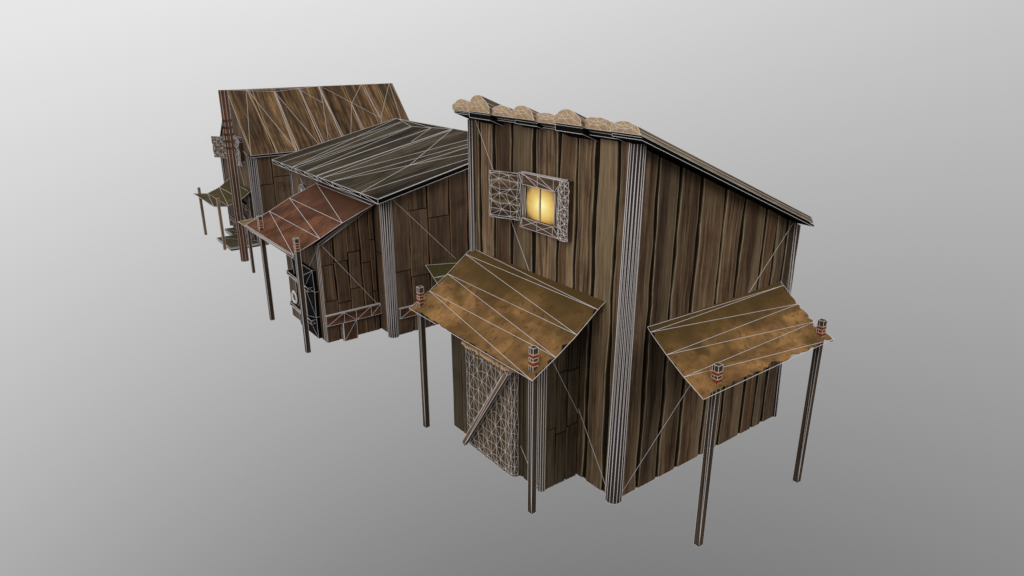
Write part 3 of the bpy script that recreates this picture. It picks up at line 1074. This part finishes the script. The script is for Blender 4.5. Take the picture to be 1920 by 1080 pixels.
# small arched vent near the eave
mb = MB([W7], L2)
pts = [V((-13.55 + .26 * math.cos(math.pi * k / 8), .20, 2.98 + .2 * math.sin(math.pi * k / 8))) for k in range(9)]
bot = [V((-13.81, .20, 2.5)), V((-13.29, .20, 2.5))]
allp = pts + bot
mb.poly(allp, 0)
bk = [p + V((0, .11, 0)) for p in allp]
for i in range(len(allp)):
    j = (i + 1) % len(allp)
    mb.poly([allp[i], allp[j], bk[j], bk[i]], 0)
    mb.wire(allp[i], allp[j])
    mb.wire(bk[i], bk[j])
    mb.wire(allp[i], bk[i])
    mb.wire(allp[i], V((-13.55, .195, 2.95)))
place(mb, 'arched_window', h2)

# awnings of house 2
PR = [(0, 0), (.12, -.05), (.94, -.37), (1.54, -.66), (2.22, -.945)]
a3 = thing('cloth_awning', (-10.1, -1.83, 0), 'rust red canvas awning sloping from the dark roof over the iron door', 'awning', 'cloth awnings')
canopy('canopy', (-12.32, .30, 3.45), (-8.80, .30, 3.45), (0, -1, 0), PR, RUST, a3, L2, 6, ragged=.01, front_rag=.012)
mb = MB([W7], L2 * 1.2)
mb.beam((-12.32, -1.93, 2.475), (-8.80, -1.93, 2.475), .04, .05)
place(mb, 'front_bar', a3)
post(a3, -8.765, -1.83, 0, 2.91, .105, L2)
post(a3, -11.40, -1.80, 0, 2.92, .105, L2)
a4 = thing('cloth_awning', (-10.9, -1.5, 0), 'tan canvas sheet tucked under the left end of the rust red awning', 'awning', 'cloth awnings')
canopy('canopy', (-13.08, .30, 2.58), (-9.42, .30, 2.58), (0, -1, 0), [(0, 0), (.12, -.01), (.94, -.06), (1.54, -.10), (2.2, -.14)], TAN, a4, L2, 14, ragged=.01, front_rag=.02)
mb = MB([W7], L2)
for x in (-12.9, -9.6):
    mb.beam((x, -1.75, 2.395), (x, .29, 2.53), .05, .05, wires=False)
mb.beam((-12.95, -1.70, 2.34), (-9.5, -1.70, 2.34), .05, .05, wires=False)
place(mb, 'support_frame', a4)
a5 = thing('cloth_awning', (-7.7, 2.5, 0), 'small olive canvas awning low on the side wall between the two nearer houses', 'awning', 'cloth awnings')
canopy('canopy', (-8.30, 1.33, 1.75), (-8.30, 4.1, 1.75), (1, 0, 0), [(0, 0), (.38, -.245), (.58, -.37), (.95, -.58), (1.2, -.70)], OLIVE, a5, L2, 17, ragged=.02)
post(a5, -7.0, 2.6, 0, 1.4, .09, L2, bands=False)
post(a5, -7.0, 3.9, 0, 1.4, .09, L2, bands=False)

# ================================================================== HOUSE 3
L3 = 0.0105
h3 = thing('wooden_house', (-20.8, 3.6, 0), 'farthest plank house with steep honey brown gable roof, standing behind at the left', 'house', 'wooden houses')
xr, zr, xe, ze = -20.8, 5.51, -18.80, 3.35
sl = (zr - ze) / (xe - xr)


def roof3(x):
    return zr - abs(x - xr) * sl


mb = MB([W2], L3)
# body
P = [(-22.62, 0), (-18.98, 0), (-18.98, roof3(-18.98) - .12), (-20.8, 5.38), (-22.62, roof3(-22.62) - .12)]
f_ = [V((x, .48, z)) for x, z in P]
k_ = [V((x, 6.95, z)) for x, z in P]
for i in range(5):
    j = (i + 1) % 5
    mb.poly([f_[i], f_[j], k_[j], k_[i]], DARK)
mb.poly(f_, DARK)
mb.poly(k_, DARK)
gb = [-22.65, -22.1, -21.5, -20.95, -20.8, -20.3, -19.75, -19.3, -18.95]
W2b = wood('pale_brown_gable_boards', srgb(66, 54, 40, K), srgb(104, 84, 62, K), srgb(126, 104, 78, K), srgb(150, 120, 88, K), 0.045, 0.6, 0.8, 0.3)
mb.boards((0, .48, 0), (1, 0, 0), (0, -1, 0), gb, lambda u: 0, lambda u: roof3(u) - .11, gap=.02, jit=.01, seed=91, mat=mb.mi(W2b))
mb.boards((0, 6.95, 0), (1, 0, 0), (0, 1, 0), gb, lambda u: 0, lambda u: roof3(u) - .11, gap=.02, jit=.01, seed=92)
s3 = [.45, 1.15, 1.9, 2.6, 3.3, 4.0, 4.7, 5.5, 6.3, 6.98]
mb.boards((-18.98, 0, 0), (0, 1, 0), (1, 0, 0), s3, lambda u: 0, lambda u: roof3(-18.95) - .11, gap=.028, jit=.014, stag=2.4, seed=93)
mb.boards((-22.62, 0, 0), (0, 1, 0), (-1, 0, 0), s3, lambda u: 0, lambda u: roof3(-22.65) - .11, gap=.028, jit=.014, stag=2.4, seed=94)
mb.wire((-20.69, .44, 3.71), (-19.04, .44, 3.17))
mb.wire((-20.55, .44, 2.81), (-20.2, .44, 2.11))
mb.wire((-20.2, .44, 2.11), (-19.1, .44, .2))
place(mb, 'wall', h3)

mb = MB([W4, BLK], L3)
Yb = [.42, 1.30, 2.14, 3.12, 4.02, 5.0, 5.88, 6.5, 7.26]
for side in (1, -1):
    for k, (y0, y1) in enumerate(zip(Yb, Yb[1:])):
        rn = (k * .43 + .3 + (0 if side > 0 else .5)) % 1
        n = 5
        for j in range(n):
            t0, t1 = j / n, (j + 1) / n
            xa, xb = xr + side * 2.0 * t0, xr + side * 2.0 * t1
            mb.poly([(xa, y0 + .012, roof3(xa)), (xb, y0 + .012, roof3(xb)), (xb, y1 - .012, roof3(xb)), (xa, y1 - .012, roof3(xa))], 0,
                    [(0, t0 * 2.9), (0, t1 * 2.9), (1, t1 * 2.9), (1, t0 * 2.9)], rn)
    xo = xr + side * 2.0
    mb.hexa([(xr, .42, zr - .1), (xo - side * .01, .42, ze - .07), (xo - side * .01, 7.26, ze - .07), (xr, 7.26, zr - .1),
             (xr, .42, zr - .006), (xo, .42, ze - .006), (xo, 7.26, ze - .006), (xr, 7.26, zr - .006)], 1)
PL = [(1.14, 0.0, 0.4, 0.998), (1.15, 0.0, 1.38, 0.997), (1.17, 0.01, 2.1, 0.99), (2.16, 0.058, 2.12, 0.99), (2.16, 0.066, 2.19, 0.99), (2.17, 0.075, 3.06, 0.95), (3.13, 0.032, 3.18, 0.96), (3.17, 0.041, 3.28, 0.95), (3.13, 0.032, 3.86, 0.277), (3.97, 0, 4.17, 0.9), (4.01, 0, 4.04, 0.9), (3.88, 0.277, 3.41, 0.95), (3.88, 0.277, 4.01, 0), (4.06, 0, 6.05, 0.592), (5.04, 0.321, 4.36, 0.9), (5.04, 0.321, 4.98, 0.9), (5.04, 0.339, 5.10, 0.9), (5.04, 0.321, 5.83, 0), (5.83, 0, 6.04, 0.582), (5.93, 0, 5.99, 0.582), (6.04, 0.582, 7.11, 0), (6.04, 0.582, 5.83, 0.85), (7.11, 0, 6.84, 0.8), (0.44, 0, 2.16, 0.058), (2.16, 0.058, 3.97, 0), (0.44, 0, 3.14, 0.023), (0.42, 0, .42, 1), (7.26, 0, 7.26, 1), (.42, 0, 7.26, 0), (.42, 1, 7.26, 1), (3.95, 0, 4.1, .95), (2.14, .06, 2.05, 1)]
for a, b_, c_, d_ in PL:
    q = [V((xr + 2 * t, yy, roof3(xr + 2 * t) + .006)) for yy, t in ((a, b_), (c_, d_))]
    mb.wire(q[0], q[1], .0100)
mb.wire((xr, .42, zr), (xr - 2, .42, ze))
mb.wire((xe, .42, ze - .07), (xe, 3.0, ze - .07))
place(mb, 'roof', h3)
for (p0, r0, p1, r1, n) in [((-18.97, .47, 0), .16, (-18.97, .47, 3.33), .16, 14), ((-22.64, .47, 0), .11, (-22.64, .47, 3.38), .11, 8), ((-18.97, 6.96, 0), .14, (-18.97, 6.96, 3.33), .14, 8), ((-22.64, 6.96, 0), .14, (-22.64, 6.96, 3.33), .14, 8)]:
    mb = MB([POSTM], L3)
    cyl(mb, p0, r0, p1, r1, n)
    place(mb, 'corner_post', h3)
# window on the gable
mb = MB([W7], L3 * .8)
for (x0, x1, z0, z1) in ((-21.15, -19.75, 3.72, 3.88), (-21.15, -19.75, 2.86, 3.02), (-21.15, -21.0, 3.02, 3.72)):
    mb.box(x0, x1, .32, .448, z0, z1, 0, wires=True)
relief(mb, (-20.12, .30, 2.86), (1, 0, 0), (0, 0, 1), (0, -1, 0), [0, .12, .24, .36], [0, .1, .25, .4, .55, .7, .85, 1.02], .03, 0, .3, 95, th=.14)
w3 = place(mb, 'window', h3)
mb = MB([DARK], L3)
mb.poly([(-21.0, .40, 3.02), (-20.1, .40, 3.02), (-20.1, .40, 3.72), (-21.0, .40, 3.72)], 0, [(0, 0), (1, 0), (1, 1), (0, 1)])
sub(mb, 'window_pane', w3)
mb = MB([W1], L3 * .75)
relief(mb, (-21.15, .30, 2.97), (-.87, -.49, 0), (0, 0, 1), (.49, -.87, 0), [0, .12, .3, .5, .68, .78], [0, .08, .2, .33, .46, .6, .72, .80], .025, 0, .4, 96, th=.05)
sub(mb, 'shutter', w3)
# double door behind the olive awning
mb = MB([W7], L3 * .85)
mb.box(-22.2, -20.85, .36, .448, .02, 1.98, 0, wires=True)
relief(mb, (-20.84, .33, .05), (1, 0, 0), (0, 0, 1), (0, -1, 0), [0, .3, .7, 1.1, 1.4], [0, .4, .8, 1.1, 1.4, 1.75, 1.95], .03, 0, .35, 97, th=.08)
mb.beam((-22.3, .28, 1.55), (-19.6, .28, 1.35), .12, .16)
mb.beam((-20.9, .24, 1.25), (-19.4, .24, .75), .10, .12)
mb.beam((-22.1, .28, .5), (-19.6, .28, .45), .12, .14)
d3 = place(mb, 'door', h3)

TANP = wood('pale_tan_pole_wood', srgb(80, 58, 44, K), srgb(150, 116, 88, K), srgb(196, 160, 128, K), srgb(200, 170, 140, K), 0.04, 0.5, 0.9, 0.2)
a6 = thing('cloth_awning', (-20.4, -.84, 0), 'sagging olive canvas awning on two thin poles at the far left', 'awning', 'cloth awnings')
canopy('canopy', (-22.0, .44, 2.05), (-19.22, .44, 2.05), (0, -1, 0), [(0, 0), (.45, -.30), (.93, -.49), (1.44, -.43)], OLIVE, a6, L3, 22, ragged=.01, front_rag=.02)
post(a6, -21.75, -.83, 0, 1.88, .085, L3 * .6, mat=TANP, bands=False)
post(a6, -19.16, -.84, 0, 1.91, .085, L3 * .6, mat=TANP, bands=False)

for nm, (x0, x1, y0, y1, z0, z1, lab) in enumerate([(-20.68, -18.92, -.70, .72, .0, .09, 'lower olive grey stone slab at the foot of the farthest house'), (-21.75, -20.72, -.09, .30, .0, .12, 'smaller grey stone slab behind the lower step of the farthest house')]):
    mb = MB([SLAB, BLK], L3)
    mb.box(x0, x1, y0, y1, z0 + .05, z1, 0, wires=True)
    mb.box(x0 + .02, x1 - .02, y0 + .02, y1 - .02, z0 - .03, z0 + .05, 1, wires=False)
    mb.wire((x0, y0, z0 + .05), (x1, y0, z0 + .05), .03)
    mb.wire((x1, y0, z0 + .05), (x1, y1, z0 + .05), .03)
    o = mb.build('doorstep')
    o['label'] = lab
    o['category'] = 'step'

# tall log pole in front of the far house
mb = MB([W8], L3 * .8)
lg = bpy.data.objects.new('log_pole', None)
C.objects.link(lg)
cyl(mb, (-17.35, -.68, 0), .135, (-17.26, -.68, 5.74), .145, 8, 0, True, .5, diag=False)
bpy.data.objects.remove(lg)
lp = thing('log_pole', (-17.3, -.68, 0), 'tall red brown log pole standing in front of the farthest gable', 'pole')
place(mb, 'log', lp)
mb = MB([W7], L3)
for k in range(5):
    z = 4.75 - k * .22
    t = z / 5.74
    cyl(mb, (-17.35 + .09 * t, -.68, z), .152, (-17.35 + .09 * t, -.68, z + .08), .152, 8, 0, False, .1)
place(mb, 'rope_band', lp)
# thin lone pole
mb = MB([W7], L3 * .7)
mb.box(-15.87, -15.79, -.91, -.83, 0, 1.5, 0, wires=True, diag=False)
o = mb.build('thin_post')
o['label'] = 'thin dark post standing between the log pole and the rust red awning'
o['category'] = 'post'
